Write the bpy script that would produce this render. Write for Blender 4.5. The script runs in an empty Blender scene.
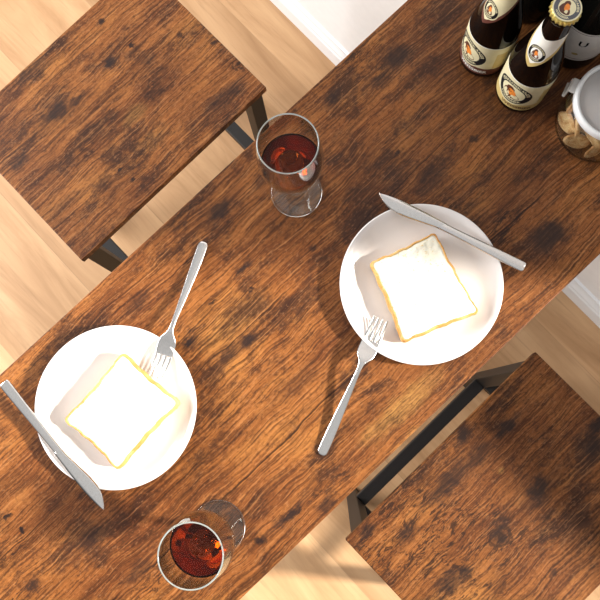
import bpy, bmesh, math, random
from mathutils import Vector, Matrix
from math import sin, cos, pi, radians, atan2, sqrt, hypot

S = bpy.context.scene
COL = S.collection
rng = random.Random(7)

# ------------------------------------------------------------------ camera, world, light
CAM = (0.0, -0.113, 1.922)
cd = bpy.data.cameras.new('camera')
cd.sensor_width = 36.0
cd.lens = 835.517 * 36.0 / 600.0
cd.clip_start = 0.02
cam = bpy.data.objects.new('camera', cd)
COL.objects.link(cam)
cam.location = CAM
cam.rotation_euler = (0.127, 0.042, -0.754)
S.camera = cam

W = bpy.data.worlds.new('daylight')
S.world = W
W.use_nodes = True
wn = W.node_tree.nodes
# pale room-like sky: brighter overhead than at the horizon
_tc = wn.new('ShaderNodeTexCoord'); _sx = wn.new('ShaderNodeSeparateXYZ'); _rp = wn.new('ShaderNodeValToRGB')
W.node_tree.links.new(_tc.outputs['Generated'], _sx.inputs[0])
W.node_tree.links.new(_sx.outputs['Z'], _rp.inputs[0])
SKY = [(0.0, 0.10), (0.25, 0.16), (0.6, 0.42), (1.0, 0.70)]
while len(_rp.color_ramp.elements) < len(SKY): _rp.color_ramp.elements.new(0.5)
for _e, (_p, _v) in zip(_rp.color_ramp.elements, SKY):
    _e.position = _p; _e.color = (_v, _v * 0.985, _v * 0.97, 1)
W.node_tree.links.new(_rp.outputs[0], wn['Background'].inputs['Color'])
wn['Background'].inputs['Strength'].default_value = 1.0

def lamp(name, kind, loc, towards, energy, color=(1, 1, 1), **kw):
    l = bpy.data.lights.new(name, kind)
    l.energy = energy
    l.color = color
    for k, v in kw.items():
        setattr(l, k, v)
    o = bpy.data.objects.new(name, l)
    COL.objects.link(o)
    o.location = loc
    o.rotation_euler = (Vector(towards) - Vector(loc)).to_track_quat('-Z', 'Y').to_euler()
    return o

SUN_DIR = Vector((0.66, -0.75, 0.68))          # from the table towards the sun
lamp('sun', 'SUN', SUN_DIR * 4, (0, 0, 0), 8.5, (1.0, 0.93, 0.82), angle=radians(4.5))
lamp('window_daylight', 'AREA', (-1.15, 1.9, 1.55), (0.45, 0.5, 0.4), 100, (1.0, 0.98, 0.96),
     shape='RECTANGLE', size=1.2, size_y=1.3)

S.view_settings.view_transform = 'Standard'
S.view_settings.look = 'None'
S.view_settings.gamma = 1.0
S.view_settings.exposure = 0.0
S.view_settings.use_curve_mapping = False

# ------------------------------------------------------------------ node helpers
class NT:
    def __init__(self, name):
        self.m = bpy.data.materials.new(name)
        self.m.use_nodes = True
        self.t = self.m.node_tree
        self.n = self.t.nodes
        self.b = self.n['Principled BSDF']
        self.out = self.n['Material Output']
    def new(self, kind, **kw):
        nd = self.n.new(kind)
        for k, v in kw.items():
            setattr(nd, k, v)
        return nd
    def link(self, a, b):
        self.t.links.new(a, b)
    def setv(self, sock, v):
        if hasattr(v, 'is_output'):
            self.link(v, sock)
        elif v is not None:
            sock.default_value = v
    def coords(self, out='Object'):
        return self.new('ShaderNodeTexCoord').outputs[out]
    def mapping(self, vec, loc=(0, 0, 0), rot=(0, 0, 0), scale=(1, 1, 1)):
        nd = self.new('ShaderNodeMapping')
        self.link(vec, nd.inputs['Vector'])
        nd.inputs['Location'].default_value = loc
        nd.inputs['Rotation'].default_value = rot
        nd.inputs['Scale'].default_value = scale
        return nd.outputs[0]
    def noise(self, vec, scale, detail=4, rough=0.55, dist=0.0, out=0):
        nd = self.new('ShaderNodeTexNoise')
        self.link(vec, nd.inputs['Vector'])
        nd.inputs['Scale'].default_value = scale
        nd.inputs['Detail'].default_value = detail
        nd.inputs['Roughness'].default_value = rough
        nd.inputs['Distortion'].default_value = dist
        return nd.outputs[out]
    def ramp(self, fac, stops, interp='LINEAR'):
        nd = self.new('ShaderNodeValToRGB')
        self.link(fac, nd.inputs[0])
        e = nd.color_ramp
        e.interpolation = interp
        while len(e.elements) < len(stops):
            e.elements.new(0.5)
        for el, (p, c) in zip(e.elements, stops):
            el.position = p
            el.color = (*c, 1) if len(c) == 3 else c
        return nd.outputs[0]
    def step(self, fac, a, b, lo=0.0, hi=1.0):
        nd = self.new('ShaderNodeMapRange')
        nd.interpolation_type = 'SMOOTHSTEP'
        self.link(fac, nd.inputs[0])
        nd.inputs[1].default_value = a
        nd.inputs[2].default_value = b
        nd.inputs[3].default_value = lo
        nd.inputs[4].default_value = hi
        return nd.outputs[0]
    def mix(self, fac, a, b, mode='MIX'):
        nd = self.new('ShaderNodeMix', data_type='RGBA', blend_type=mode)
        self.setv(nd.inputs[0], fac)
        for s, v in ((nd.inputs[6], a), (nd.inputs[7], b)):
            self.setv(s, (*v, 1) if isinstance(v, tuple) and len(v) == 3 else v)
        return nd.outputs[2]
    def math(self, op, a, b=None):
        nd = self.new('ShaderNodeMath', operation=op)
        self.setv(nd.inputs[0], a)
        self.setv(nd.inputs[1], b)
        return nd.outputs[0]
    def bump(self, h, strength, dist=0.001):
        nd = self.new('ShaderNodeBump')
        nd.inputs['Strength'].default_value = strength
        nd.inputs['Distance'].default_value = dist
        self.link(h, nd.inputs['Height'])
        self.link(nd.outputs[0], self.b.inputs['Normal'])

def plain(name, color, rough=0.5, metal=0.0, var=0.06, nscale=60, bump=0.0, **kw):
    t = NT(name)
    v = t.coords()
    n = t.noise(v, nscale, 3)
    lo = tuple(c * (1 - var) for c in color)
    hi = tuple(min(1, c * (1 + var)) for c in color)
    t.link(t.ramp(n, [(0.3, lo), (0.7, hi)]), t.b.inputs['Base Color'])
    t.b.inputs['Roughness'].default_value = rough
    t.b.inputs['Metallic'].default_value = metal
    for k, val in kw.items():
        t.b.inputs[k].default_value = val
    if bump:
        t.bump(n, bump)
    return t.m

def rustic_wood(name, seed, blots=(), golds=(), knots=(), seams=(), tone=1.0, grain=1.0):
    """vintage brown board: grain runs along local x; blots/golds are (x, y, rx, ry, strength)"""
    t = NT(name)
    v0 = t.coords()
    v = t.mapping(v0, loc=(seed * 3.1, seed * 1.7, 0))
    def offset(vec, nz, amt):
        sub = t.new('ShaderNodeVectorMath', operation='SUBTRACT')
        t.link(nz, sub.inputs[0]); sub.inputs[1].default_value = (0.5, 0.5, 0.5)
        sc = t.new('ShaderNodeVectorMath', operation='SCALE')
        t.link(sub.outputs[0], sc.inputs[0]); sc.inputs['Scale'].default_value = amt
        ad = t.new('ShaderNodeVectorMath', operation='ADD')
        t.link(vec, ad.inputs[0]); t.link(sc.outputs[0], ad.inputs[1])
        return ad.outputs[0]
    vw = offset(v, t.noise(v, 11, 3, out=1), 0.020)
    vb = offset(v0, t.noise(v, 70, 4, 0.65, out=1), 0.022)      # ragged edges for stains
    def dist(x, y, rx, ry):
        p = t.new('ShaderNodeVectorMath', operation='SUBTRACT')
        t.link(vb, p.inputs[0]); p.inputs[1].default_value = (x, y, 0)
        m = t.new('ShaderNodeVectorMath', operation='MULTIPLY')
        t.link(p.outputs[0], m.inputs[0]); m.inputs[1].default_value = (1 / rx, 1 / ry, 0)
        l = t.new('ShaderNodeVectorMath', operation='LENGTH')
        t.link(m.outputs[0], l.inputs[0])
        return l.outputs['Value']
    def union(lst, a, b):
        acc = None
        for (x, y, rx, ry, s) in lst:
            f = t.step(dist(x, y, rx, ry), a, b, 0, s)
            acc = f if acc is None else t.math('MAXIMUM', acc, f)
        return acc
    k = tone
    def c3(r, g, b): return (r * k, g * k, b * k)
    big = t.noise(t.mapping(vw, scale=(5, 10, 1)), 1.0, 5, 0.62)
    col = t.ramp(big, [(0.30, c3(0.105, 0.038, 0.0145)), (0.44, c3(0.195, 0.072, 0.0220)),
                       (0.56, c3(0.280, 0.108, 0.0290)), (0.72, c3(0.41, 0.178, 0.046))])
    if golds:
        col = t.mix(union(golds, 1.5, 0.2), col, (0.47, 0.25, 0.070))
    # long light and dark streaks
    streak = t.noise(t.mapping(vw, scale=(2.6, 55, 1)), 1.0, 6, 0.66)
    col = t.mix(t.step(streak, 0.52, 0.68, 0, 0.40 * grain), col, c3(0.070, 0.027, 0.012))
    col = t.mix(t.step(streak, 0.48, 0.36, 0, 0.30), col, c3(0.46, 0.190, 0.052))
    # cloudy grey-brown smoke
    cl = t.noise(t.mapping(v, loc=(8, 2, 0), scale=(9, 17, 1)), 1.0, 8, 0.74)
    col = t.mix(t.step(cl, 0.49, 0.62, 0, 0.80), col, (0.040, 0.021, 0.015))
    mot = t.noise(t.mapping(v, loc=(4, 6, 0), scale=(24, 44, 1)), 1.0, 8, 0.78)
    col = t.mix(t.math('MULTIPLY', t.step(mot, 0.50, 0.60, 0, 0.60), t.step(cl, 0.40, 0.55, 0.25, 1.0)), col, (0.040, 0.020, 0.013))
    col = t.mix(t.step(mot, 0.46, 0.34, 0, 0.35), col, c3(0.44, 0.20, 0.060))
    # fine pores: long hairlines, sharper where the grain is open
    fine = t.noise(t.mapping(vw, scale=(11, 420, 1)), 1.0, 4, 0.7)
    hair = t.noise(t.mapping(vw, loc=(2, 5, 0), scale=(5, 210, 1)), 1.0, 3, 0.6)
    gz = t.step(t.noise(t.mapping(v, loc=(3, 9, 0), scale=(4, 8, 1)), 1.0, 4, 0.55), 0.36, 0.60, 0.22, 1.0)
    col = t.mix(t.math('MULTIPLY', gz, t.step(hair, 0.54, 0.60, 0, 0.55 * grain)), col, (0.030, 0.013, 0.008))
    col = t.mix(t.step(fine, 0.50, 0.60, 0, 0.62 * grain), col, (0.036, 0.015, 0.009))
    col = t.mix(t.step(fine, 0.45, 0.34, 0, 0.42), col, c3(0.54, 0.25, 0.09))
    grit = t.noise(t.mapping(v, scale=(190, 330, 1)), 1.0, 2, 0.6)
    col = t.mix(t.step(grit, 0.55, 0.66, 0, 0.40), col, (0.03, 0.014, 0.009))
    col = t.mix(t.step(grit, 0.42, 0.32, 0, 0.22), col, c3(0.50, 0.25, 0.11))
    # charred areas made of short cracks
    area = t.noise(t.mapping(v, loc=(5, 3, 0), scale=(4.5, 8, 1)), 1.0, 3, 0.5)
    crack = t.noise(t.mapping(vw, loc=(1, 7, 0), scale=(40, 150, 1)), 1.0, 5, 0.75, 1.0)
    ch = t.math('MULTIPLY', t.step(area, 0.55, 0.66), t.step(crack, 0.51, 0.57))
    col = t.mix(t.math('MULTIPLY', ch, 0.80), col, (0.020, 0.013, 0.011))
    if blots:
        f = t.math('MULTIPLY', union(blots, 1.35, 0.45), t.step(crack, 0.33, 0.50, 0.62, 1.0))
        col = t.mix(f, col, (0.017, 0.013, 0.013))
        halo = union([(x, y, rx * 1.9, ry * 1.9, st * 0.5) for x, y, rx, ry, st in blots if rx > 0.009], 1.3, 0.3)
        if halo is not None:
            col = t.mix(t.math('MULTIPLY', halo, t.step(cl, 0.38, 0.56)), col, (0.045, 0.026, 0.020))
    for (x, y, r) in knots:
        d = dist(x, y, r, r * 0.75)
        ring = t.math('SINE', t.math('MULTIPLY', d, 10.0))
        rm = t.math('MULTIPLY', t.step(ring, 0.0, 0.9), t.step(d, 1.25, 0.7))
        col = t.mix(t.math('MULTIPLY', rm, 0.75), col, (0.03, 0.017, 0.012))
    for (y, w) in seams:
        sx = t.new('ShaderNodeSeparateXYZ'); t.link(vw, sx.inputs[0])
        dy = t.math('ABSOLUTE', t.math('SUBTRACT', sx.outputs['Y'], y + seed * 1.7))
        gap = t.step(t.noise(t.mapping(v, scale=(9, 2, 1)), 1.0, 2), 0.36, 0.48)
        col = t.mix(t.math('MULTIPLY', t.step(dy, w, w * 0.3), t.math('MULTIPLY', gap, 0.85)), col, (0.018, 0.01, 0.008))
    hs = t.new('ShaderNodeHueSaturation'); hs.inputs['Saturation'].default_value = 1.0; hs.inputs['Hue'].default_value = 0.4955; hs.inputs['Value'].default_value = 0.95
    t.link(col, hs.inputs['Color'])
    bc = t.new('ShaderNodeBrightContrast'); bc.inputs['Contrast'].default_value = 0.012; bc.inputs['Bright'].default_value = -0.004
    t.link(hs.outputs[0], bc.inputs['Color'])
    col = bc.outputs[0]
    t.link(col, t.b.inputs['Base Color'])
    t.link(t.step(fine, 0.3, 0.7, 0.42, 0.58), t.b.inputs['Roughness'])
    t.b.inputs['Specular IOR Level'].default_value = 0.30
    t.bump(t.math('ADD', t.math('MULTIPLY', fine, -1.0), t.math('MULTIPLY', ch, -0.5)), 0.22, 0.0005)
    return t.m

# ------------------------------------------------------------------ mesh helpers
def mesh_obj(name, verts, faces, mat, parent=None, smooth=True, mats=None):
    me = bpy.data.meshes.new(name)
    me.from_pydata([tuple(v) for v in verts], [], faces)
    bm = bmesh.new(); bm.from_mesh(me)
    bmesh.ops.recalc_face_normals(bm, faces=bm.faces)
    for f in bm.faces:
        f.smooth = smooth
    bm.to_mesh(me); bm.free()
    if mat: me.materials.append(mat)
    o = bpy.data.objects.new(name, me)
    COL.objects.link(o)
    if parent: o.parent = parent
    return o

def bm_obj(name, bm, mat, parent=None, smooth=False):
    me = bpy.data.meshes.new(name)
    bmesh.ops.recalc_face_normals(bm, faces=bm.faces)
    for f in bm.faces: f.smooth = smooth
    bm.to_mesh(me); bm.free()
    me.materials.append(mat)
    o = bpy.data.objects.new(name, me)
    COL.objects.link(o)
    if parent: o.parent = parent
    return o

def empty(name, loc, rz=0.0, label=None, cat=None, group=None):
    o = bpy.data.objects.new(name, None)
    o.empty_display_size = 0.05
    COL.objects.link(o)
    o.location = loc
    o.rotation_euler = (0, 0, rz)
    if label: tag(o, label, cat, group)
    return o

def tag(o, label, cat, group=None):
    o['label'] = label
    o['category'] = cat
    if group: o['group'] = group
    return o

def add_box(bm, c, s, bevel=0.0, seg=2):
    r = bmesh.ops.create_cube(bm, size=1.0, matrix=Matrix.Translation(c) @ Matrix.Diagonal((s[0], s[1], s[2], 1)))
    if bevel:
        es = list({e for v in r['verts'] for e in v.link_edges})
        bmesh.ops.bevel(bm, geom=es, offset=bevel, segments=seg, affect='EDGES', profile=0.5)

def box_obj(name, c, s, mat, parent=None, bevel=0.0, seg=2):
    bm = bmesh.new(); add_box(bm, c, s, bevel, seg)
    return bm_obj(name, bm, mat, parent)

def lathe(profile, seg=64):
    """closed profile of (r, z) from axis/edge to axis/edge -> verts, faces"""
    verts, rings, faces = [], [], []
    for r, z in profile:
        if r < 1e-7:
            rings.append([len(verts)]); verts.append((0, 0, z))
        else:
            rings.append(list(range(len(verts), len(verts) + seg)))
            verts += [(r * cos(2 * pi * i / seg), r * sin(2 * pi * i / seg), z) for i in range(seg)]
    for a, b in zip(rings, rings[1:]):
        for i in range(seg):
            j = (i + 1) % seg
            if len(a) == 1 and len(b) == 1: continue
            if len(a) == 1: faces.append((a[0], b[i], b[j]))
            elif len(b) == 1: faces.append((a[i], a[j], b[0]))
            else: faces.append((a[i], a[j], b[j], b[i]))
    return verts, faces

def lathe_closed(profile, seg=64):
    v, f = lathe(profile + [profile[0]], seg)
    bm = bmesh.new()
    vs = [bm.verts.new(p) for p in v]
    for q in f:
        bm.faces.new([vs[i] for i in q])
    bmesh.ops.remove_doubles(bm, verts=bm.verts, dist=1e-7)
    return bm

def loft(sections, cap=True):
    """list of rings (equal length) -> verts, faces"""
    n = len(sections[0])
    verts = [p for s in sections for p in s]
    faces = []
    for k in range(len(sections) - 1):
        for i in range(n):
            j = (i + 1) % n
            faces.append((k * n + i, k * n + j, (k + 1) * n + j, (k + 1) * n + i))
    if cap:
        faces.append(tuple(range(n)))
        faces.append(tuple((len(sections) - 1) * n + i for i in range(n)))
    return verts, faces

def smoothpts(pts, sub=6):
    """Catmull-Rom through tuples"""
    out = []
    n = len(pts)
    for i in range(n - 1):
        p0, p1, p2, p3 = pts[max(i - 1, 0)], pts[i], pts[i + 1], pts[min(i + 2, n - 1)]
        for k in range(sub):
            u = k / sub
            out.append(tuple(0.5 * (2 * b + (c - a) * u + (2 * a - 5 * b + 4 * c - d) * u * u + (3 * b - a - 3 * c + d) * u ** 3)
                             for a, b, c, d in zip(p0, p1, p2, p3)))
    out.append(tuple(pts[-1]))
    return out

# ------------------------------------------------------------------ materials
T_BLOT_SHADE = [(-0.0482, 0.0671, 0.0084, 0.006, 0.9), (0.0065, 0.0205, 0.0096, 0.0072, 0.9), (-0.0188, 0.0241, 0.0169, 0.0072, 0.5), (0.0523, 0.0609, 0.0036, 0.003, 0.9), (0.062, 0.088, 0.0108, 0.0024, 0.9), (0.0078, 0.0842, 0.0072, 0.0024, 0.9), (0.145, 0.0473, 0.006, 0.0048, 0.7), (0.0928, 0.1642, 0.0193, 0.0084, 0.8), (0.1573, 0.1559, 0.0145, 0.0096, 0.5), (0.3914, 0.158, 0.0217, 0.0145, 0.75), (0.3574, 0.1447, 0.0181, 0.0096, 0.5), (0.4137, 0.1047, 0.0096, 0.0072, 0.5), (0.3072, 0.0655, 0.0048, 0.0036, 0.9), (0.3854, 0.0081, 0.0072, 0.0048, 0.8), (0.309, 0.0101, 0.0301, 0.0193, 0.6), (0.3619, -0.1423, 0.0217, 0.0157, 0.8), (0.3874, -0.0653, 0.012, 0.0084, 0.6), (0.4243, 0.0741, 0.0048, 0.0036, 0.7), (-0.0966, -0.1689, 0.0205, 0.0048, 0.9), (-0.1461, -0.1658, 0.0072, 0.0048, 0.9), (-0.0586, -0.1914, 0.0145, 0.0072, 0.7), (-0.3515, 0.0631, 0.0048, 0.0036, 0.95), (-0.3489, 0.0398, 0.0036, 0.0036, 0.95), (-0.2925, -0.0237, 0.0217, 0.012, 0.5), (-0.3809, -0.0197, 0.0096, 0.006, 0.8), (-0.2735, -0.0936, 0.0181, 0.0096, 0.5), (0.2282, 0.0699, 0.012, 0.0072, 0.4), (0.2908, 0.1723, 0.0169, 0.0084, 0.5), (0.0163, -0.0643, 0.0301, 0.0096, 0.3), (-0.0568, 0.1489, 0.0169, 0.0072, 0.5), (0.30, 0.03, 0.11, 0.07, 0.30), (0.45, 0.06, 0.09, 0.09, 0.38), (0.37, -0.06, 0.08, 0.05, 0.3)]  # last three, broad and faint: smoky wood tone plus painted shade near the bottles
T_GOLD = [(0.0923, -0.1689, 0.0578, 0.0133, 0.75), (0.0453, -0.1657, 0.0241, 0.0096, 0.5), (0.0125, 0.0489, 0.0482, 0.0193, 0.45), (0.0677, -0.2029, 0.0241, 0.0072, 0.5)]
A_BLOT = [(0.0853, 0.1197, 0.0076, 0.0061, 0.9), (0.0956, 0.055, 0.0061, 0.0046, 0.95), (0.0497, 0.0597, 0.0107, 0.0046, 0.95), (-0.0674, 0.0568, 0.0213, 0.0137, 0.85), (-0.0309, 0.0492, 0.0213, 0.0061, 0.8), (-0.0574, -0.0854, 0.0046, 0.003, 0.9), (-0.0556, -0.1097, 0.0046, 0.003, 0.95), (-0.1625, 0.0384, 0.0183, 0.0091, 0.6), (0.1908, -0.0354, 0.0046, 0.0038, 0.8), (-0.0551, 0.1381, 0.0304, 0.0076, 0.5), (0.1593, 0.0117, 0.0061, 0.0046, 0.7), (0.1368, -0.1134, 0.0457, 0.0137, 0.5), (-0.1642, -0.0616, 0.0304, 0.0091, 0.4), (0.0985, 0.0169, 0.0152, 0.0061, 0.4)]
A_GOLD = [(0.0199, -0.0347, 0.0244, 0.0122, 0.5), (0.0098, -0.0821, 0.0304, 0.0137, 0.3)]
A_KNOT = [(0.074, -0.0177, 0.0091), (0.1958, -0.0895, 0.0137)]
B_BLOT = [(0.032, 0.1385, 0.0107, 0.0076, 0.9), (0.0868, 0.1013, 0.0244, 0.0061, 0.85), (-0.0283, 0.1046, 0.0457, 0.0152, 0.75), (0.0244, 0.1014, 0.0304, 0.0122, 0.65), (0.0549, 0.0073, 0.0213, 0.0122, 0.9), (-0.0325, -0.0037, 0.0137, 0.0122, 0.8), (-0.107, -0.0025, 0.0122, 0.0076, 0.9), (-0.1288, 0.0022, 0.0183, 0.0152, 0.6), (0.1845, 0.0119, 0.0183, 0.0091, 0.9), (0.1592, -0.0046, 0.0152, 0.0122, 0.7), (-0.1282, 0.0928, 0.0183, 0.0107, 0.6), (-0.0124, -0.0919, 0.0076, 0.0061, 0.7), (-0.1674, 0.137, 0.0152, 0.0091, 0.7)]
B_GOLD = [(0.0358, 0.0648, 0.0053, 0.0046, 0.9)]
B_KNOT = [(-0.0325, -0.0037, 0.0213)]
M_TABLE = rustic_wood('table_wood', 1.0, T_BLOT_SHADE, T_GOLD, (), ((-0.10, 0.0016), (0.031, 0.0009)))
M_STOOLA = rustic_wood('stool_wood_a', 4.3, A_BLOT, A_GOLD, A_KNOT, tone=1.08)
M_STOOLB = rustic_wood('stool_wood_b', 7.9, B_BLOT, B_GOLD, B_KNOT, tone=1.0)
M_METAL = plain('dark_coated_metal', (0.014, 0.0125, 0.012), 0.5, 0.0, 0.1, 300, 0.05, **{'Specular IOR Level': 0.35})
M_RUBBER = plain('rubber', (0.015, 0.015, 0.015), 0.8)

def floor_mat():
    t = NT('oak_laminate')
    v0 = t.coords()
    v = t.mapping(v0, rot=(0, 0, radians(90)))
    br = t.new('ShaderNodeTexBrick')
    t.link(v, br.inputs['Vector'])
    br.offset = 0.37
    br.inputs['Color1'].default_value = (0.0, 0.0, 0.0, 1)
    br.inputs['Color2'].default_value = (1, 1, 1, 1)
    br.inputs['Mortar'].default_value = (0.5, 0.5, 0.5, 1)
    br.inputs['Scale'].default_value = 1.0
    br.inputs['Mortar Size'].default_value = 0.0011
    br.inputs['Brick Width'].default_value = 1.25
    br.inputs['Row Height'].default_value = 0.235
    vm = t.new('ShaderNodeVectorMath', operation='ADD')
    t.link(v, vm.inputs[0])
    sc = t.new('ShaderNodeVectorMath', operation='SCALE'); t.link(br.outputs['Color'], sc.inputs[0]); sc.inputs['Scale'].default_value = 9.0
    t.link(sc.outputs[0], vm.inputs[1])
    vv = vm.outputs[0]
    g1 = t.noise(t.mapping(vv, scale=(2.2, 12, 1)), 1.0, 5, 0.6, 0.8)
    g2 = t.noise(t.mapping(vv, scale=(6, 130, 1)), 1.0, 4, 0.65)
    col = t.ramp(g1, [(0.25, (0.34, 0.185, 0.085)), (0.45, (0.47, 0.275, 0.138)), (0.6, (0.57, 0.35, 0.185)), (0.8, (0.64, 0.42, 0.24))])
    col = t.mix(t.step(g2, 0.5, 0.75, 0, 0.35), col, (0.28, 0.155, 0.075))
    col = t.mix(t.step(br.outputs['Fac'], 0.2, 0.9, 0, 0.25), col, (0.16, 0.09, 0.05))
    tint = t.step(br.outputs['Color'], 0.0, 1.0, 0.90, 1.06)
    nd = t.new('ShaderNodeVectorMath', operation='SCALE'); t.link(col, nd.inputs[0]); t.link(tint, nd.inputs['Scale'])
    t.link(nd.outputs[0], t.b.inputs['Base Color'])
    t.b.inputs['Roughness'].default_value = 0.5
    t.b.inputs['Specular IOR Level'].default_value = 0.3
    t.bump(g2, 0.08)
    return t.m
M_FLOOR = floor_mat()
M_WALL = plain('white_wall_paint', (0.80, 0.80, 0.80), 0.8, 0, 0.02, 40, 0.03)
M_TRIM = plain('white_gloss_trim', (0.80, 0.82, 0.84), 0.4, 0, 0.02, 30)
M_PLATE = plain('white_glazed_ceramic', (0.83, 0.80, 0.79), 0.16, 0, 0.015, 20)
M_STEEL = plain('brushed_stainless_steel', (0.72, 0.705, 0.69), 0.22, 1.0, 0.04, 400, 0.02)

def glass_mat(name, color=(1, 1, 1), ior=1.5, rough=0.0):
    t = NT(name)
    g = t.new('ShaderNodeBsdfGlass')
    g.inputs['Color'].default_value = (*color, 1)
    g.inputs['IOR'].default_value = ior
    g.inputs['Roughness'].default_value = rough
    t.link(g.outputs[0], t.out.inputs['Surface'])
    return t

def thin_glass(name, color=(0.97, 0.985, 0.98), gain=1.0):
    """wall of a thin clear vessel: straight-through transmission plus Fresnel reflection"""
    t = NT(name)
    tr = t.new('ShaderNodeBsdfTransparent'); tr.inputs[0].default_value = (*color, 1)
    gl = t.new('ShaderNodeBsdfGlossy'); gl.inputs['Roughness'].default_value = 0.02
    gl.inputs['Color'].default_value = (0.95, 0.98, 0.98, 1)
    fr = t.new('ShaderNodeFresnel')
    ge = t.new('ShaderNodeNewGeometry')      # same reflectance seen from either side of the thin wall
    t.link(t.step(ge.outputs['Backfacing'], 0.0, 1.0, 1.5, 1 / 1.5), fr.inputs[0])
    mx = t.new('ShaderNodeMixShader')
    t.link(t.math('MULTIPLY', fr.outputs[0], gain), mx.inputs[0])
    t.link(tr.outputs[0], mx.inputs[1]); t.link(gl.outputs[0], mx.inputs[2])
    t.link(mx.outputs[0], t.out.inputs['Surface'])
    return t.m
M_RIM = plain('fire_polished_rim_glass', (0.62, 0.68, 0.66), 0.08, 0, 0.03, 200, **{'Transmission Weight': 0.6})
M_GLASS = glass_mat('clear_glass', (0.98, 0.995, 0.99)).m
M_THIN = thin_glass('thin_clear_glass', (0.992, 0.995, 0.994), 1.2)

def drink_mat():
    t = glass_mat('amber_drink', (1.0, 0.93, 0.85), 1.34)
    ab = t.new('ShaderNodeVolumeAbsorption')
    ab.inputs['Color'].default_value = (0.845, 0.60, 0.17, 1)
    ab.inputs['Density'].default_value = 125.0
    t.link(ab.outputs[0], t.out.inputs['Volume'])
    return t.m
M_DRINK = drink_mat()
M_BEER = plain('dark_brown_bottle_glass', (0.004, 0.002, 0.0015), 0.06, 0, 0.2, 20, **{'Specular IOR Level': 0.14})
M_WINE = plain('black_green_bottle_glass', (0.006, 0.006, 0.005), 0.08, 0, 0.2, 20, **{'Specular IOR Level': 0.12})

def crumb_mat():
    t = NT('bread_crumb')
    v = t.coords()
    n = t.noise(v, 260, 4, 0.7)
    b = t.noise(v, 38, 3, 0.6)
    vo = t.new('ShaderNodeTexVoronoi'); t.link(v, vo.inputs['Vector']); vo.inputs['Scale'].default_value = 190
    col = t.ramp(b, [(0.35, (0.93, 0.89, 0.72)), (0.65, (0.95, 0.93, 0.83))])
    col = t.mix(t.step(n, 0.57, 0.68, 0, 0.8), col, (0.72, 0.50, 0.16))
    t.link(col, t.b.inputs['Base Color'])
    t.b.inputs['Roughness'].default_value = 0.95
    t.b.inputs['Specular IOR Level'].default_value = 0.1
    t.bump(t.math('ADD', n, vo.outputs['Distance']), 0.55, 0.0012)
    return t.m
M_CRUMB = crumb_mat()
def crust_mat():
    t = NT('golden_crust')
    v = t.coords()
    n = t.noise(v, 120, 4, 0.6)
    b = t.noise(v, 25, 3, 0.6)
    col = t.ramp(b, [(0.3, (0.46, 0.18, 0.035)), (0.5, (0.62, 0.32, 0.085)), (0.72, (0.74, 0.50, 0.19))])
    col = t.mix(t.step(n, 0.5, 0.7, 0, 0.35), col, (0.88, 0.72, 0.38))
    t.link(col, t.b.inputs['Base Color'])
    t.b.inputs['Roughness'].default_value = 0.75
    t.bump(n, 0.5, 0.001)
    return t.m
M_CRUST = crust_mat()

# ------------------------------------------------------------------ setting
def structure(o):
    o['kind'] = 'structure'
    return o

structure(box_obj('floor', (0.0, 0.0, -0.02), (4.6, 5.4, 0.04), M_FLOOR))
WX = 0.575                      # wall face behind the table end
bm = bmesh.new()
WY0, WY1 = -1.15, -0.50         # window opening in the wall, past the right-hand stool
WZ0, WZ1 = 1.13, 2.35
DY0 = -2.25                     # unseen door opening beyond the window, added to let sun reach the floor
def wbox(y0, y1, z0, z1):
    add_box(bm, (WX + 0.05, (y0 + y1) / 2, (z0 + z1) / 2), (0.1, y1 - y0, z1 - z0))
wbox(WY1, 2.7, 0, 2.6); wbox(-2.7, DY0, 0, 2.6); wbox(WY0, WY1, 0, WZ0); wbox(DY0, WY1, WZ1, 2.6)
structure(bm_obj('wall_right', bm, M_WALL))
# moulded baseboard
prof = [(0, 0), (-0.015, 0), (-0.015, 0.055), (-0.012, 0.062), (-0.012, 0.068), (-0.0085, 0.076), (-0.006, 0.084), (-0.006, 0.092), (0, 0.095)]
v, f = loft([[(WX + a, y, b) for a, b in prof] for y in (WY0, 2.7)])
structure(mesh_obj('baseboard_right', v, f, M_TRIM, smooth=False))

# ------------------------------------------------------------------ table
TX0, TX1, TZ = -0.63, 0.571, 0.90
tcx = (TX0 + TX1) / 2
tab = empty('dining_table', (tcx, 0, 0), 0, 'long rustic brown wooden bar table with black metal legs, end against the white wall', 'table')
L = TX1 - TX0
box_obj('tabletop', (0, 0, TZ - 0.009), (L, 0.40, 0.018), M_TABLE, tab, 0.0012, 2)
for sx in (-1, 1):
    for sy in (-1, 1):
        box_obj('leg', (sx * (L / 2 - 0.03), sy * 0.165, 0.4405), (0.03, 0.03, 0.881), M_METAL, tab, 0.002)
bm = bmesh.new()
for sy in (-1, 1):
    add_box(bm, (0, sy * 0.165, 0.8695), (L - 0.092, 0.025, 0.0245))
for sx in (-1, 1):
    add_box(bm, (sx * (L / 2 - 0.03), 0, 0.8695), (0.025, 0.298, 0.0245))
bm_obj('table_frame', bm, M_METAL, tab)
for sx in (-1, 1):
    box_obj('crossbar', (sx * (L / 2 - 0.03), 0, 0.16), (0.025, 0.299, 0.025), M_METAL, tab)

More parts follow.
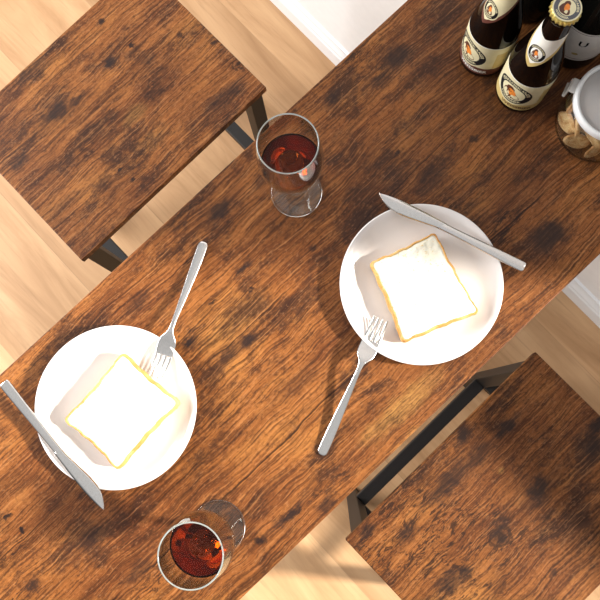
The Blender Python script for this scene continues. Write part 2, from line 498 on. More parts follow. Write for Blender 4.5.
# ------------------------------------------------------------------ stools
def stool(loc, rz, label, wood):
    t = empty('bar_stool', loc, rz, label, 'stool', 'matching bar stools at the table')
    box_obj('seat', (0, 0, 0.6425), (0.40, 0.30, 0.015), wood, t, 0.0015, 2)
    for sx in (-1, 1):
        for sy in (-1, 1):
            lg = box_obj('leg', (sx * 0.181, sy * 0.131, 0.3195), (0.025, 0.025, 0.631), M_METAL, t, 0.0015)
            box_obj('foot_cap', (sx * 0.181, sy * 0.131, 0.002), (0.027, 0.027, 0.004), M_RUBBER, lg)
    bm = bmesh.new()
    for sy in (-1, 1): add_box(bm, (0, sy * 0.131, 0.622), (0.336, 0.02, 0.025))
    for sx in (-1, 1): add_box(bm, (sx * 0.181, 0, 0.622), (0.02, 0.236, 0.025))
    bm_obj('seat_frame', bm, M_METAL, t)
    for sy in (-1, 1): box_obj('footrest', (0, sy * 0.131, 0.2), (0.337, 0.025, 0.025), M_METAL, t, 0.0015)
    for sx in (-1, 1): box_obj('footrest', (sx * 0.181, 0, 0.2), (0.025, 0.237, 0.025), M_METAL, t, 0.0015)
    return t
stool((0.065, 0.475, 0), 0.013, 'rustic wood bar stool past the left fork, upper left in the photo', M_STOOLA)
stool((0.078, -0.412, 0), 0.012, 'rustic wood bar stool with black footrest showing, lower right in the photo', M_STOOLB)

# ------------------------------------------------------------------ plates
def plate(loc, label):
    p = [(0.0, 0.0015), (0.044, 0.0015), (0.046, 0.0), (0.050, 0.0), (0.052, 0.0015), (0.066, 0.0022), (0.080, 0.0060), (0.091, 0.0120), (0.0975, 0.0172),
         (0.0985, 0.0186), (0.0980, 0.0196), (0.0966, 0.0194), (0.0900, 0.0146), (0.0790, 0.0086), (0.0690, 0.0056), (0.058, 0.0048), (0.0, 0.0048)]
    v, f = lathe(p, 128)
    o = mesh_obj('dinner_plate', v, f, M_PLATE)
    o.location = loc
    return tag(o, label, 'plate', 'white dinner plates on the table')
PL = (-0.193, 0.068, TZ); PR = (0.177, -0.077, TZ)
plate(PL, 'white round plate in full sunlight, at the end of table away from the bottles')
plate(PR, 'white round plate half in shade, on the side nearer the bottles and jar')

# ------------------------------------------------------------------ bread
def bread(corners, z, th, label, seed):
    """corners: four (x, y) going round; slice lies flat on the plate"""
    r = random.Random(seed)
    cx = sum(c[0] for c in corners) / 4; cy = sum(c[1] for c in corners) / 4
    P = [Vector((c[0] - cx, c[1] - cy, 0)) * 1.05 for c in corners]
    out = []
    for i in range(4):
        a, b = P[i], P[(i + 1) % 4]
        d = b - a
        nrm = Vector((-d.y, d.x, 0)).normalized()
        if nrm.dot((a + b) / 2) > 0: nrm = -nrm
        prv = (P[i - 1] - a).normalized(); nx = d.normalized()
        rad = 0.0055
        # rounded corner at a
        for k in range(5):
            u = k / 4
            p = (a + prv * rad) * (1 - u) ** 2 + a * 2 * u * (1 - u) * 1.0 + (a + nx * rad) * u ** 2
            out.append(p)
        dep = r.uniform(0.001, 0.0035)
        for k in range(1, 24):
            u = k / 24
            q = a + nx * rad + (d - 2 * nx * rad) * u
            q = q + nrm * (dep * sin(pi * u) + 0.0006 * sin(u * 21 + seed) + r.uniform(-0.0004, 0.0004))
            out.append(q)
    n = len(out)
    def ring(ins, zz):
        res = []
        for p in out:
            l = p.length
            q = p * ((l - ins) / l)
            res.append((q.x, q.y, zz))
        return res
    root = empty('bread_slice', (cx, cy, z), 0, label, 'bread', 'slices of white bread on plates')
    # crust: a closed band round the rim
    secs = [ring(0.0030, 0.0004), ring(0.0012, 0.0), ring(0.0002, th * 0.18), ring(-0.0006, th * 0.5), ring(0.0, th * 0.86), ring(0.0008, th), ring(0.0022, th * 1.015), ring(0.0032, th * 0.975)]
    v, f = loft(secs, cap=False)
    for i in range(n):
        j = (i + 1) % n
        f.append((i, j, (len(secs) - 1) * n + j, (len(secs) - 1) * n + i))
    mesh_obj('crust', v, f, M_CRUST, root)
    # crumb: domed / dimpled slab
    secs = [ring(0.0035, 0.0006), ring(0.0031, th * 0.5), ring(0.0030, th * 0.97)]
    v, f = loft(secs, cap=False)
    base = len(v) - n
    prev = list(range(base, base + n))
    K = 14
    for k in range(1, K):
        s = 1 - k / K
        cur = []
        for p in out:
            l = p.length
            q = p * (max(l - 0.003, 0) / l) * s
            zz = th * 0.97 - 0.0012 * (1 - s) + r.uniform(-0.0003, 0.0003) + 0.0008 * sin(q.x * 90 + seed) * sin(q.y * 110)
            cur.append(len(v)); v.append((q.x, q.y, zz))
        for i in range(n):
            j = (i + 1) % n
            f.append((prev[i], prev[j], cur[j], cur[i]))
        prev = cur
    c = len(v); v.append((0, 0, th * 0.97 - 0.0012))
    for i in range(n):
        f.append((prev[i], prev[(i + 1) % n], c))
    f.append(tuple(range(n)))
    mesh_obj('crumb', v, f, M_CRUMB, root)
    return root
bread([(-0.144, 0.107), (-0.134, 0.019), (-0.237, 0.011), (-0.245, 0.096)], TZ + 0.0086, 0.020,
      'square white bread slice glaring in sunlight on the fully lit plate', 3)
bread([(0.150, -0.019), (0.229, -0.045), (0.2005, -0.1465), (0.113, -0.112)], TZ + 0.0076, 0.019,
      'white bread slice with golden crust on the half shaded plate', 8)

# ------------------------------------------------------------------ cutlery
def frame_for(o, p0, p1):
    """local x runs from p0 to p1, z stays up"""
    d = Vector(p1) - Vector(p0)
    o.location = p0
    o.rotation_euler = (0, 0, atan2(d.y, d.x))
    return hypot(d.x, d.y)

def strip(name, st, mat, parent, nseg=10, sub=5, round_end=True):
    """st: stations (x, y, z, half_width, half_thickness, crown) -> oval-section bar"""
    st = smoothpts(st, sub)
    secs = []
    for (x, y, z, w, th) in st:
        w = max(w, 1e-4); th = max(th, 1e-4)
        ringp = []
        for i in range(nseg * 2):
            a = 2 * pi * i / (nseg * 2)
            ca, sa = cos(a), sin(a)
            ex = 0.55
            ringp.append((x, y + w * math.copysign(abs(ca) ** ex, ca), z + th * math.copysign(abs(sa) ** 0.8, sa)))
        secs.append(ringp)
    v, f = loft(secs)
    return mesh_obj(name, v, f, mat, parent)

def fork(p0, p1, label):
    root = empty('dinner_fork', p0, 0, label, 'fork', 'stainless steel forks')
    Lf = frame_for(root, p0, p1)
    s = Lf / 0.18
    def sc(l): return [(x * s, y, z, w, t) for x, y, z, w, t in l]
    strip('handle', sc([(0.000, 0, 0.0022, 0.0030, 0.0009), (0.0015, 0, 0.0023, 0.0048, 0.0014), (0.006, 0, 0.0026, 0.0062, 0.0017), (0.03, 0, 0.0056, 0.0061, 0.0018), (0.06, 0, 0.0105, 0.0050, 0.0018),
                        (0.09, 0, 0.0166, 0.0037, 0.0019), (0.108, 0, 0.0208, 0.0030, 0.0019), (0.118, 0, 0.0222, 0.0034, 0.0017), (0.1225, 0, 0.0224, 0.0050, 0.0014)]), M_STEEL, root)
    strip('head', sc([(0.1215, 0, 0.0224, 0.0042, 0.0014), (0.126, 0, 0.0218, 0.0072, 0.0012), (0.131, 0, 0.0206, 0.0102, 0.0010), (0.137, 0, 0.0190, 0.0114, 0.0009), (0.146, 0, 0.0172, 0.0112, 0.0008), (0.1505, 0, 0.0166, 0.0109, 0.0008)]), M_STEEL, root)
    for k in range(4):
        y0 = (-1.5 + k) * 0.00595
        y1 = (-1.5 + k) * 0.00545
        strip('tine', sc([(0.1500, y0, 0.0167, 0.00205, 0.0008), (0.158, y0, 0.0160, 0.0019, 0.0008), (0.168, (y0 + y1) / 2, 0.0162, 0.0017, 0.0008), (0.177, y1, 0.0176, 0.0014, 0.0007), (0.1795, y1, 0.0182, 0.0010, 0.0006), (0.1805, y1, 0.0185, 0.0004, 0.0004)]), M_STEEL, root, 5, 4)
    return root
fork((0.021, 0.147, TZ), (-0.1345, 0.0605, TZ), 'steel fork with its tines over the fully sunlit plate')
fork((-0.052, -0.143, TZ), (0.1125, -0.0745, TZ), 'steel fork with its tines over the half shaded plate, handle on the wood')

def knife(tip, end, label):
    root = empty('table_knife', tip, 0, label, 'knife', 'stainless steel knives')
    Lk = frame_for(root, tip, end)
    s = Lk / 0.2
    up = smoothpts([(0.0, 0.0010), (0.012, 0.0034), (0.03, 0.0052), (0.055, 0.0056), (0.08, 0.0050), (0.092, 0.0047)], 6)
    lo = smoothpts([(0.0, 0.0004), (0.006, -0.0040), (0.015, -0.0086), (0.027, -0.0110), (0.042, -0.0106), (0.060, -0.0082), (0.078, -0.0056), (0.092, -0.0047)], 6)
    def at(tab, x):
        for (a, ya), (b, yb) in zip(tab, tab[1:]):
            if a <= x <= b + 1e-9:
                return ya + (yb - ya) * (x - a) / max(b - a, 1e-9)
        return tab[-1][1]
    secs = []
    N = 34
    for i in range(N + 1):
        x = 0.092 * (i / N) ** 1.25
        yu, yl = at(up, x) , at(lo, x)
        if i == 0: yu, yl = 0.0013, 0.0007
        ym = yu * 0.5 + yl * 0.5
        tb = 0.0011 + 0.0009 * (x / 0.092)
        secs.append([(x * s, yu, 0.0 + tb * 0.9), (x * s, yu * 0.8 + yl * 0.2, tb), (x * s, ym, tb * 0.9), (x * s, yl * 0.85 + yu * 0.15, tb * 0.5), (x * s, yl, 0.0002),
                     (x * s, yl * 0.85 + yu * 0.15, -tb * 0.5), (x * s, ym, -tb * 0.9), (x * s, yu * 0.8 + yl * 0.2, -tb), (x * s, yu, -tb * 0.9)])
    v, f = loft(secs)
    mesh_obj('blade', v, f, M_STEEL, root)
    strip('handle', [(x * s, y, 0, w, t) for x, y, w, t in [(0.076, 0, 0.0030, 0.0004), (0.085, 0, 0.0042, 0.0014), (0.092, 0, 0.00485, 0.0022), (0.097, 0, 0.0048, 0.0023), (0.105, 0, 0.0048, 0.0023), (0.13, 0, 0.0053, 0.0026), (0.165, 0, 0.0062, 0.0027), (0.192, 0, 0.0067, 0.0027), (0.1985, 0, 0.0062, 0.0025), (0.2, 0, 0.0050, 0.0018)]], M_STEEL, root)
    return root
ZK = TZ + 0.0222
knife((-0.2815, -0.0135, ZK), (-0.2725, 0.183, ZK), 'steel table knife lying across the rim of the fully sunlit plate')
knife((0.216, 0.038, ZK), (0.279, -0.148, ZK), 'steel table knife lying across the rim of the half shaded plate')

# ------------------------------------------------------------------ wine glasses with drinks
GH = 0.196
OUT = smoothpts([(0.0045, 0.0660), (0.0105, 0.0715), (0.0200, 0.0830), (0.0290, 0.1010), (0.0345, 0.1240), (0.0363, 0.1450), (0.0352, 0.1700), (0.0324, GH)], 6)
INN = smoothpts([(0.0005, 0.0735), (0.0090, 0.0750), (0.0182, 0.0850), (0.0274, 0.1020), (0.0331, 0.1242), (0.0349, 0.1450), (0.0338, 0.1700), (0.0312, GH)], 6)
LEVEL = 0.129
def rad_at(tab, z):
    for (a, za), (b, zb) in zip(tab, tab[1:]):
        if za <= z <= zb: return a + (b - a) * (z - za) / (zb - za)
    return tab[-1][0]
def wine_glass(loc, label, dlabel):
    root = empty('wine_glass', loc, 0, label, 'glass', 'stemmed glasses on the table')
    prof = [(0, 0.0664)] + OUT + [(0.0318, GH + 0.0008)] + INN[::-1] + [(0, 0.0735)]
    v, f = lathe(prof, 96)
    bw = mesh_obj('bowl', v, f, M_THIN, root)
    bead = [(0.0316 + 0.0008 * cos(2 * pi * i / 12), GH + 0.0010 + 0.0008 * sin(2 * pi * i / 12)) for i in range(12)]
    bm_obj('rim', lathe_closed(bead, 96), M_RIM, bw, True)
    st = smoothpts([(0.0285, 0.0004), (0.0315, 0.0014), (0.0318, 0.0026), (0.030, 0.0038), (0.020, 0.0058), (0.010, 0.0090), (0.0056, 0.0150), (0.0042, 0.026), (0.0038, 0.042), (0.0041, 0.058), (0.0047, 0.0658)], 5)
    v, f = lathe([(0, 0.0004)] + st + [(0, 0.0658)], 72)
    mesh_obj('stem_and_foot', v, f, M_GLASS, root)
    liq = [(r - 0.0003, z + 0.0003) for r, z in INN if z < LEVEL - 0.002]
    rl = rad_at(INN, LEVEL)
    prof = [(0, liq[0][1])] + liq[1:] + [(rl - 0.0003, LEVEL + 0.0006), (rl - 0.0014, LEVEL), (0, LEVEL - 0.0002)]
    v, f = lathe(prof, 96)
    d = mesh_obj('drink', v, f, M_DRINK)
    d.location = loc
    tag(d, dlabel, 'drink', 'amber drinks in the glasses')
    return root
wine_glass((0.148, 0.1135, TZ + 0.0003), 'wine glass of amber drink near the table edge beside the upper left stool',
           'dark amber drink inside the glass beside the upper left stool')
wine_glass((-0.200, -0.121, TZ + 0.0003), 'wine glass of amber drink beside the fully sunlit plate and its knife tip',
           'dark amber drink inside the glass beside the sunlit plate')

# ------------------------------------------------------------------ bottles
TEXT_CACHE = {}
def text_geo(body, size):
    """flat glyph mesh of a word, centred on x, baseline at y = 0"""
    key = (body, size)
    if key not in TEXT_CACHE:
        c = bpy.data.curves.new('lettering', 'FONT')
        c.body = body; c.size = size; c.align_x = 'CENTER'; c.resolution_u = 2; c.offset = size * 0.022
        o = bpy.data.objects.new('lettering', c)
        COL.objects.link(o)
        bpy.context.view_layer.update()
        dg = bpy.context.evaluated_depsgraph_get()
        me = o.evaluated_get(dg).to_mesh()
        TEXT_CACHE[key] = ([(v.co.x, v.co.y) for v in me.vertices], [tuple(p.vertices) for p in me.polygons])
        bpy.data.objects.remove(o); bpy.data.curves.remove(c)
    return TEXT_CACHE[key]

class Surf:
    """(s, z, off) -> point on a surface of revolution; s is arc length at radius rref from the facing direction"""
    def __init__(self, prof, face, rref):
        self.p = prof; self.face = face; self.rref = rref
    def r(self, z):
        for (a, za), (b, zb) in zip(self.p, self.p[1:]):
            if za <= z <= zb and zb > za: return a + (b - a) * (z - za) / (zb - za)
        return self.p[-1][0]
    def __call__(self, s, z, off):
        a = self.face + s / self.rref
        r = self.r(z) + off
        return (r * cos(a), r * sin(a), z)

class Flat:
    def __init__(self, z, rot): self.z, self.c, self.s = z, cos(rot), sin(rot)
    def __call__(self, x, y, off):
        return (x * self.c - y * self.s, x * self.s + y * self.c, self.z + off)

def patch(name, S_, u0, u1, zb, zt, off, mat, parent, nu=40, nv=12):
    v, f = [], []
    for i in range(nu + 1):
        u = u0 + (u1 - u0) * i / nu
        b, t_ = zb(u), zt(u)
        for j in range(nv + 1):
            v.append(S_(u, b + (t_ - b) * j / nv, off))
    for i in range(nu):
        for j in range(nv):
            a = i * (nv + 1) + j
            f.append((a, a + nv + 1, a + nv + 2, a + 1))
    return mesh_obj(name, v, f, mat, parent)

def ringp(name, S_, s0, z0, rs, rz, r0, r1, off, mat, parent, seg=48, nr=4):
    v, f = [], []
    for k in range(nr + 1):
        q = r0 + (r1 - r0) * k / nr
        for i in range(seg):
            a = 2 * pi * i / seg
            v.append(S_(s0 + rs * q * cos(a), z0 + rz * q * sin(a), off))
    for k in range(nr):
        for i in range(seg):
            j = (i + 1) % seg
            f.append((k * seg + i, k * seg + j, (k + 1) * seg + j, (k + 1) * seg + i))
    return mesh_obj(name, v, f, mat, parent)

def poly(name, S_, pts, s0, z0, sc, off, mat, parent):
    """small filled shape (fan from its middle), rounded by spline"""
    pts = smoothpts(list(pts) + [pts[0]], 3)[:-1]
    cx = sum(p[0] for p in pts) / len(pts); cy = sum(p[1] for p in pts) / len(pts)
    v = [S_(s0 + cx * sc, z0 + cy * sc, off)] + [S_(s0 + (cx + (x - cx) * q) * sc, z0 + (cy + (y - cy) * q) * sc, off) for q in (0.5, 1.0) for x, y in pts]
    n = len(pts)
    f = []
    for i in range(n):
        j = (i + 1) % n
        f.append((0, 1 + i, 1 + j)); f.append((1 + i, 1 + n + i, 1 + n + j, 1 + j))
    return mesh_obj(name, v, f, mat, parent)

def word(name, S_, body, size, s0, z0, off, mat, parent):
    tv, tf = text_geo(body, size)
    return mesh_obj(name, [S_(s0 + x, z0 + y, off) for x, y in tv], tf, mat, parent, smooth=False)

def arcword(name, S_, body, size, s0, z0, rs, rz, off, mat, parent, top=True, squeeze=1.0):
    tv, tf = text_geo(body, size)
    v = []
    for x, y in tv:
        x *= squeeze
        if top: th, q = pi / 2 - x / rs, 1 + y / rs
        else:   th, q = -pi / 2 + x / rs, 1 - y / rs
        v.append(S_(s0 + rs * q * cos(th), z0 + rz * q * sin(th), off))
    return mesh_obj(name, v, tf, mat, parent, smooth=False)

M_CREAM = plain('cream_label_paper', (0.68, 0.62, 0.40), 0.5, 0, 0.05, 90)
M_WHITEP = plain('white_label_paper', (0.78, 0.77, 0.71), 0.5, 0, 0.04, 90)
M_TAN = plain('golden_label_band', (0.52, 0.39, 0.15), 0.5, 0, 0.08, 120)
M_MAROON = plain('maroon_label_band', (0.10, 0.028, 0.018), 0.5, 0, 0.08, 120)
M_INK = plain('black_label_ink', (0.008, 0.008, 0.010), 0.6, **{'Specular IOR Level': 0.15})
M_GREYINK = plain('dark_grey_cap_ink', (0.075, 0.08, 0.095), 0.35)
M_ORANGE = plain('orange_label_ink', (0.72, 0.22, 0.03), 0.5, 0, 0.2, 500)
M_BROWN = plain('brown_label_ink', (0.085, 0.025, 0.011), 0.5, 0, 0.2, 500)
M_GOLD = plain('gold_cap_lacquer', (0.62, 0.52, 0.16), 0.32, 0.6, 0.05, 300)
M_LABELGREY = plain('grey_white_wine_label', (0.85, 0.81, 0.77), 0.6, 0, 0.05, 60)

def emblem(S_, s0, z0, R_, off, parent, base, txt, ring_mat, sx=1.0):
    """ring with lettering round a small figure raising a mug"""
    rs, rz = R_ * sx, R_
    rim = ringp('emblem_border', S_, s0, z0, rs, rz, 0.93, 1.06, off + 0.00004, base, parent)
    ringp('emblem_ring', S_, s0, z0, rs, rz, 0.62, 0.95, off + 0.00006, ring_mat, parent)
    ringp('emblem_centre', S_, s0, z0, rs, rz, 0.02, 0.64, off + 0.00008, base, parent)
    arcword('ring_lettering', S_, 'FRANZISKANER', R_ * 0.225, s0, z0, rs * 0.705, rz * 0.705, off + 0.0001, txt, parent, True, 1.25)
    arcword('ring_lettering', S_, 'WEISSBIER', R_ * 0.225, s0, z0, rs * 0.86, rz * 0.86, off + 0.0001, txt, parent, False, 1.25)
    q = R_ * 0.68
    poly('figure_robe', S_, [(-0.72, -0.45), (-0.62, 0.10), (-0.30, 0.30), (0.15, 0.10), (0.50, -0.20), (0.62, -0.55), (0.30, -0.80), (-0.35, -0.82)], s0, z0, q, off + 0.00011, M_BROWN, parent)
    poly('figure_hood', S_, [(-0.52, 0.05), (-0.50, 0.48), (-0.20, 0.74), (0.10, 0.55), (0.06, 0.05), (-0.25, -0.10)], s0, z0, q, off + 0.00012, M_BROWN, parent)
    poly('figure_face', S_, [(-0.30, 0.02), (-0.24, 0.38), (0.08, 0.36), (0.30, 0.05), (0.22, -0.35), (-0.12, -0.40)], s0, z0, q, off + 0.00013, M_ORANGE, parent)
    poly('figure_mug', S_, [(0.02, -0.62), (0.05, -0.30), (0.30, -0.28), (0.34, -0.62)], s0, z0, q, off + 0.00015, base, parent)

BEER = [(0.0275, 0.0), (0.0300, 0.003), (0.0303, 0.008)] + smoothpts([(0.0303, 0.008), (0.0303, 0.060), (0.0302, 0.082), (0.0288, 0.100), (0.0248, 0.122), (0.0200, 0.142), (0.0163, 0.160), (0.0146, 0.176), (0.0138, 0.190), (0.0134, 0.204)], 4)[1:] + [(0.0145, 0.206), (0.0145, 0.211), (0.0132, 0.213)]

def beer_bottle(loc, face, label, light):
    root = empty('beer_bottle', loc, 0, label, 'bottle', 'bottles at the wall end of the table')
    v, f = lathe([(0, 0.004), (0.02, 0.0035)] + BEER + [(0, 0.2135)], 72)
    mesh_obj('bottle_body', v, f, M_BEER, root)
    body = Surf(BEER, face, 0.0303)
    up = M_CREAM
    bl = patch('body_label', body, -0.062, 0.062, lambda u: 0.012, lambda u: 0.085, 0.0002, M_CREAM, root, 60, 10)
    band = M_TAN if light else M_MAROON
    patch('label_band', body, -0.0621, 0.0621, lambda u: 0.0118, lambda u: 0.0285, 0.00024, band, bl, 60, 4)
    patch('label_edge', body, -0.0621, 0.0621, lambda u: 0.0838, lambda u: 0.0854, 0.00025, M_WHITEP, bl, 60, 2)
    emblem(body, 0.0, 0.0520, 0.0265, 0.0003, bl, M_CREAM, M_CREAM, M_INK, 1.0)
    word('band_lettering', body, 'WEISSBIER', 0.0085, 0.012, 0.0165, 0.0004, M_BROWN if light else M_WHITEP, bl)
    patch('side_panel', body, 0.036, 0.050, lambda u: 0.030, lambda u: 0.070, 0.0003, M_TAN, bl, 8, 6)
    neck = Surf(BEER, face, 0.0235)
    W2 = 0.045
    vb = lambda u: 0.1210 + 0.058 * (abs(u) / W2) ** 1.15
    vt = lambda u: 0.172 + 0.012 * (abs(u) / W2)
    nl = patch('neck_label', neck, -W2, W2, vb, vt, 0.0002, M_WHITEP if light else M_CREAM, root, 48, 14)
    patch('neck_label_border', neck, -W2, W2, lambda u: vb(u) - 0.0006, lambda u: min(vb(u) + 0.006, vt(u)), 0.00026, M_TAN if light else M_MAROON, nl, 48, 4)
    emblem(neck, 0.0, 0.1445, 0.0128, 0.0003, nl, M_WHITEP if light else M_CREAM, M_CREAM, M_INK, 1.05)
    # crown cap
    capz = 0.2205
    n = 21 * 6
    secs = []
    for (r, z, amp) in [(0.0160, -0.0075, 0.0007), (0.0158, -0.0050, 0.0006), (0.0150, -0.0020, 0.0002), (0.0143, -0.0006, 0), (0.0132, 0.0, 0)]:
        secs.append([((r + amp * cos(21 * 2 * pi * i / n)) * cos(2 * pi * i / n), (r + amp * cos(21 * 2 * pi * i / n)) * sin(2 * pi * i / n), capz + z) for i in range(n)])
    v, f = loft(secs)
    cp = mesh_obj('crown_cap', v, f, M_GOLD, root)
    fl = Flat(capz, face + pi / 2 + 0.05)
    emblem(fl, 0, 0, 0.0140, 0.00012, cp, M_CREAM, M_CREAM, M_GREYINK)
    return root
FACE = radians(180)
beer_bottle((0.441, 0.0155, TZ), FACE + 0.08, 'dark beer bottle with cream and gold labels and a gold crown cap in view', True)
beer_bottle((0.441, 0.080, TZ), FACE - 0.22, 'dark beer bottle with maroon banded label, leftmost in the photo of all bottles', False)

WINEP = [(0.034, 0.0), (0.0365, 0.003), (0.037, 0.008)] + smoothpts([(0.037, 0.008), (0.037, 0.12), (0.037, 0.178), (0.035, 0.196), (0.026, 0.214), (0.0170, 0.228), (0.0148, 0.245), (0.0142, 0.280), (0.0140, 0.292)], 4)[1:] + [(0.0155, 0.293), (0.0155, 0.302), (0.0135, 0.304)]
def wine_bottle(loc, label, with_label):
    root = empty('wine_bottle', loc, 0, label, 'bottle', 'bottles at the wall end of the table')
    v, f = lathe([(0, 0.012), (0.02, 0.006)] + WINEP + [(0, 0.3042)], 72)
    mesh_obj('bottle_body', v, f, M_WINE, root)
    v, f = lathe([(0, 0.3046)] + [(0.0140, 0.3046), (0.0162, 0.3035), (0.0162, 0.2920), (0.0150, 0.2900), (0.0150, 0.2400), (0.0158, 0.2385)] + [(0, 0.2385)], 48)
    mesh_obj('foil_capsule', v, f, M_INK, root)
    if with_label:
        sf = Surf(WINEP, radians(208), 0.037)
        lb = patch('body_label', sf, -0.040, 0.040, lambda u: 0.030, lambda u: 0.100, 0.0002, M_LABELGREY, root, 50, 8)
        for z in (0.034, 0.0965):
            patch('label_line', sf, -0.037, 0.037, lambda u: z, lambda u: z + 0.0008, 0.0003, M_BROWN, lb, 40, 1)
        word('label_lettering', sf, 'U', 0.0170, 0.004, 0.068, 0.0003, M_INK, lb)
        poly('label_crest', sf, [(-1, 0), (-0.5, 0.5), (0.5, 0.6), (1, 0), (0.5, -0.6), (-0.5, -0.5)], 0.001, 0.047, 0.0042, 0.0003, M_TAN, lb)
    return root
wine_bottle((0.533, 0.0145, TZ), 'black wine bottle with a grey white label lettered U, between front bottle and jar', True)
wine_bottle((0.533, 0.098, TZ), 'plain black wine bottle against the wall, in the dark gap behind the two beer bottles', False)

# ------------------------------------------------------------------ cracker jar
JX, JY = 0.4745, -0.081
M_JARGLASS = thin_glass('jar_glass', (0.95, 0.955, 0.955), 2.2)
def lid_mat(name, col, alpha):
    t = NT(name)
    t.b.inputs['Base Color'].default_value = (*col, 1)
    t.b.inputs['Roughness'].default_value = 0.35
    tr = t.new('ShaderNodeBsdfRefraction'); tr.inputs['Roughness'].default_value = 0.5; tr.inputs['IOR'].default_value = 1.1
    tr.inputs['Color'].default_value = (0.92, 0.91, 0.90, 1)
    mx = t.new('ShaderNodeMixShader')
    n = t.noise(t.coords(), 30, 2)
    t.link(t.step(n, 0.3, 0.7, alpha - 0.03, alpha + 0.03), mx.inputs[0])
    t.link(tr.outputs[0], mx.inputs[1]); t.link(t.b.outputs[0], mx.inputs[2])
    t.link(mx.outputs[0], t.out.inputs['Surface'])
    return t.m
M_LID = lid_mat('frosted_lid_plastic', (0.62, 0.60, 0.59), 0.62)
M_LIDRIM = plain('white_lid_plastic', (0.74, 0.75, 0.76), 0.3, 0, 0.02, 60)
M_CLIP = plain('milky_clip_plastic', (0.50, 0.48, 0.46), 0.3, 0, 0.05, 200)
jar = empty('cracker_jar', (JX, JY, TZ), 0, 'round clear glass jar of crackers with a white lid, at the wall end beside bottles', 'jar')
JO = smoothpts([(0.043, 0.0005), (0.0475, 0.002), (0.0498, 0.008), (0.0505, 0.020), (0.0505, 0.050), (0.0490, 0.062), (0.0450, 0.070), (0.0435, 0.074)], 5)
JI = smoothpts([(0.042, 0.0035), (0.0455, 0.005), (0.0475, 0.010), (0.0482, 0.020), (0.0482, 0.050), (0.0468, 0.061), (0.0430, 0.069), (0.0415, 0.074)], 5)
v, f = lathe([(0, 0.0005)] + JO + JI[::-1] + [(0, 0.0035)], 96)
mesh_obj('jar_body', v, f, M_GLASS, jar)
v, f = lathe([(0, 0.0775), (0.040, 0.0775), (0.0412, 0.0755), (0.0412, 0.0835), (0.0400, 0.0838), (0, 0.0838)], 96)
lid = mesh_obj('lid', v, f, M_LID, jar)
bm = lathe_closed([(0.0414, 0.0745), (0.0462, 0.0745), (0.0470, 0.0760), (0.0470, 0.0850), (0.0460, 0.0870), (0.0440, 0.0876), (0.0422, 0.0868), (0.0414, 0.0850)], 96)
bm_obj('lid_rim', bm, M_LIDRIM, lid, True)
bm = bmesh.new()
add_box(bm, (0, 0, 0), (0.008, 0.018, 0.003), 0.001)
add_box(bm, (0.0045, 0, -0.009), (0.0025, 0.016, 0.018), 0.001)
add_box(bm, (0.0055, 0, -0.0175), (0.004, 0.018, 0.003), 0.001)
ck = bm_obj('clip', bm, M_CLIP, lid, False)
ca = radians(112)
ck.location = (0.0495 * cos(ca), 0.0495 * sin(ca), 0.0800); ck.rotation_euler = (0, 0, ca)

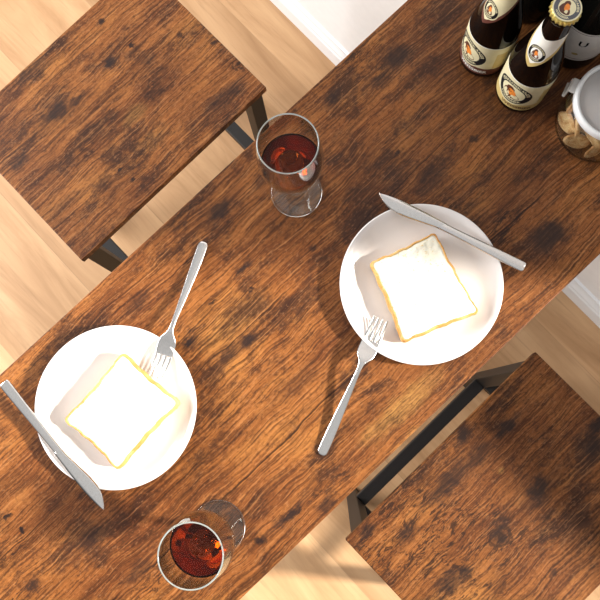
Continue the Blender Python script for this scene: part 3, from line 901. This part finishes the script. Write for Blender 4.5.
def cracker_mat():
    t = NT('toasted_cracker')
    v = t.coords()
    inf = t.new('ShaderNodeObjectInfo')
    vm = t.new('ShaderNodeVectorMath', operation='ADD'); t.link(v, vm.inputs[0]); t.link(inf.outputs['Random'], vm.inputs[1])
    n = t.noise(vm.outputs[0], 160, 4, 0.65)
    col = t.ramp(n, [(0.32, (0.50, 0.22, 0.06)), (0.48, (0.78, 0.46, 0.19)), (0.66, (0.90, 0.66, 0.36))])
    ln = t.new('ShaderNodeVectorMath', operation='LENGTH')
    m = t.new('ShaderNodeVectorMath', operation='MULTIPLY'); t.link(v, m.inputs[0]); m.inputs[1].default_value = (1, 1, 0)
    t.link(m.outputs[0], ln.inputs[0])
    col = t.mix(t.step(ln.outputs['Value'], 0.0120, 0.0155, 0, 0.5), col, (0.48, 0.19, 0.05))
    t.link(col, t.b.inputs['Base Color'])
    t.b.inputs['Roughness'].default_value = 0.8
    t.bump(n, 0.6, 0.001)
    return t.m
M_CRACK = cracker_mat()
v, f = lathe([(0, 0.0), (0.010, 0.0), (0.0138, 0.0006), (0.0152, 0.0020), (0.0152, 0.0032), (0.0138, 0.0044), (0.011, 0.0050), (0.005, 0.0047), (0, 0.0049)], 36)
v = [(x * (1 + 0.02 * sin(5 * atan2(y, x))), y * (1 + 0.02 * sin(5 * atan2(y, x))), z + 0.0004 * sin(x * 700) * sin(y * 650) * (z > 0.0044)) for x, y, z in v]
proto = None
def cracker(loc, rot, label, size=1.0):
    global proto
    if proto is None:
        proto = mesh_obj('cracker', v, f, M_CRACK); o = proto
    else:
        o = proto.copy(); COL.objects.link(o)
    o.location = (JX + loc[0], JY + loc[1], TZ + loc[2])
    o.rotation_euler = rot
    o.scale = (size, size, 1)
    tag(o, label, 'cracker', 'crackers in the glass jar')
for lev, (zc, dr) in enumerate(((0.0200, 0.0372), (0.0505, 0.0368))):
    for k in range(9):
        a = 2 * pi * (k + 0.5 * lev) / 9 + 0.35
        tilt = radians(90) - (0.10 if lev == 0 else -0.12) + rng.uniform(-0.04, 0.04)
        M = Matrix.Rotation(a + (0.5 if lev == 0 else -0.5), 4, 'Z') @ Matrix.Rotation(tilt, 4, 'Y') @ Matrix.Rotation(rng.uniform(0, 6), 4, 'Z')
        c = Vector((dr * cos(a), dr * sin(a), zc + rng.uniform(-0.001, 0.001))) - M.to_3x3() @ Vector((0, 0, 0.0025))
        cracker(c, M.to_euler(), 'round toasted cracker standing on edge against the inside of the glass jar')
for st in range(3):
    a = 2 * pi * st / 3 + 0.2
    for k in range(12):
        zz = 0.004 + k * 0.00535
        cracker((0.0155 * cos(a) + rng.uniform(-0.0004, 0.0004), 0.0155 * sin(a) + rng.uniform(-0.0004, 0.0004), zz), (rng.uniform(-0.01, 0.01), rng.uniform(-0.01, 0.01), rng.uniform(0, 6)),
                'round toasted cracker lying flat in the middle of the glass jar under the lid', 0.87)
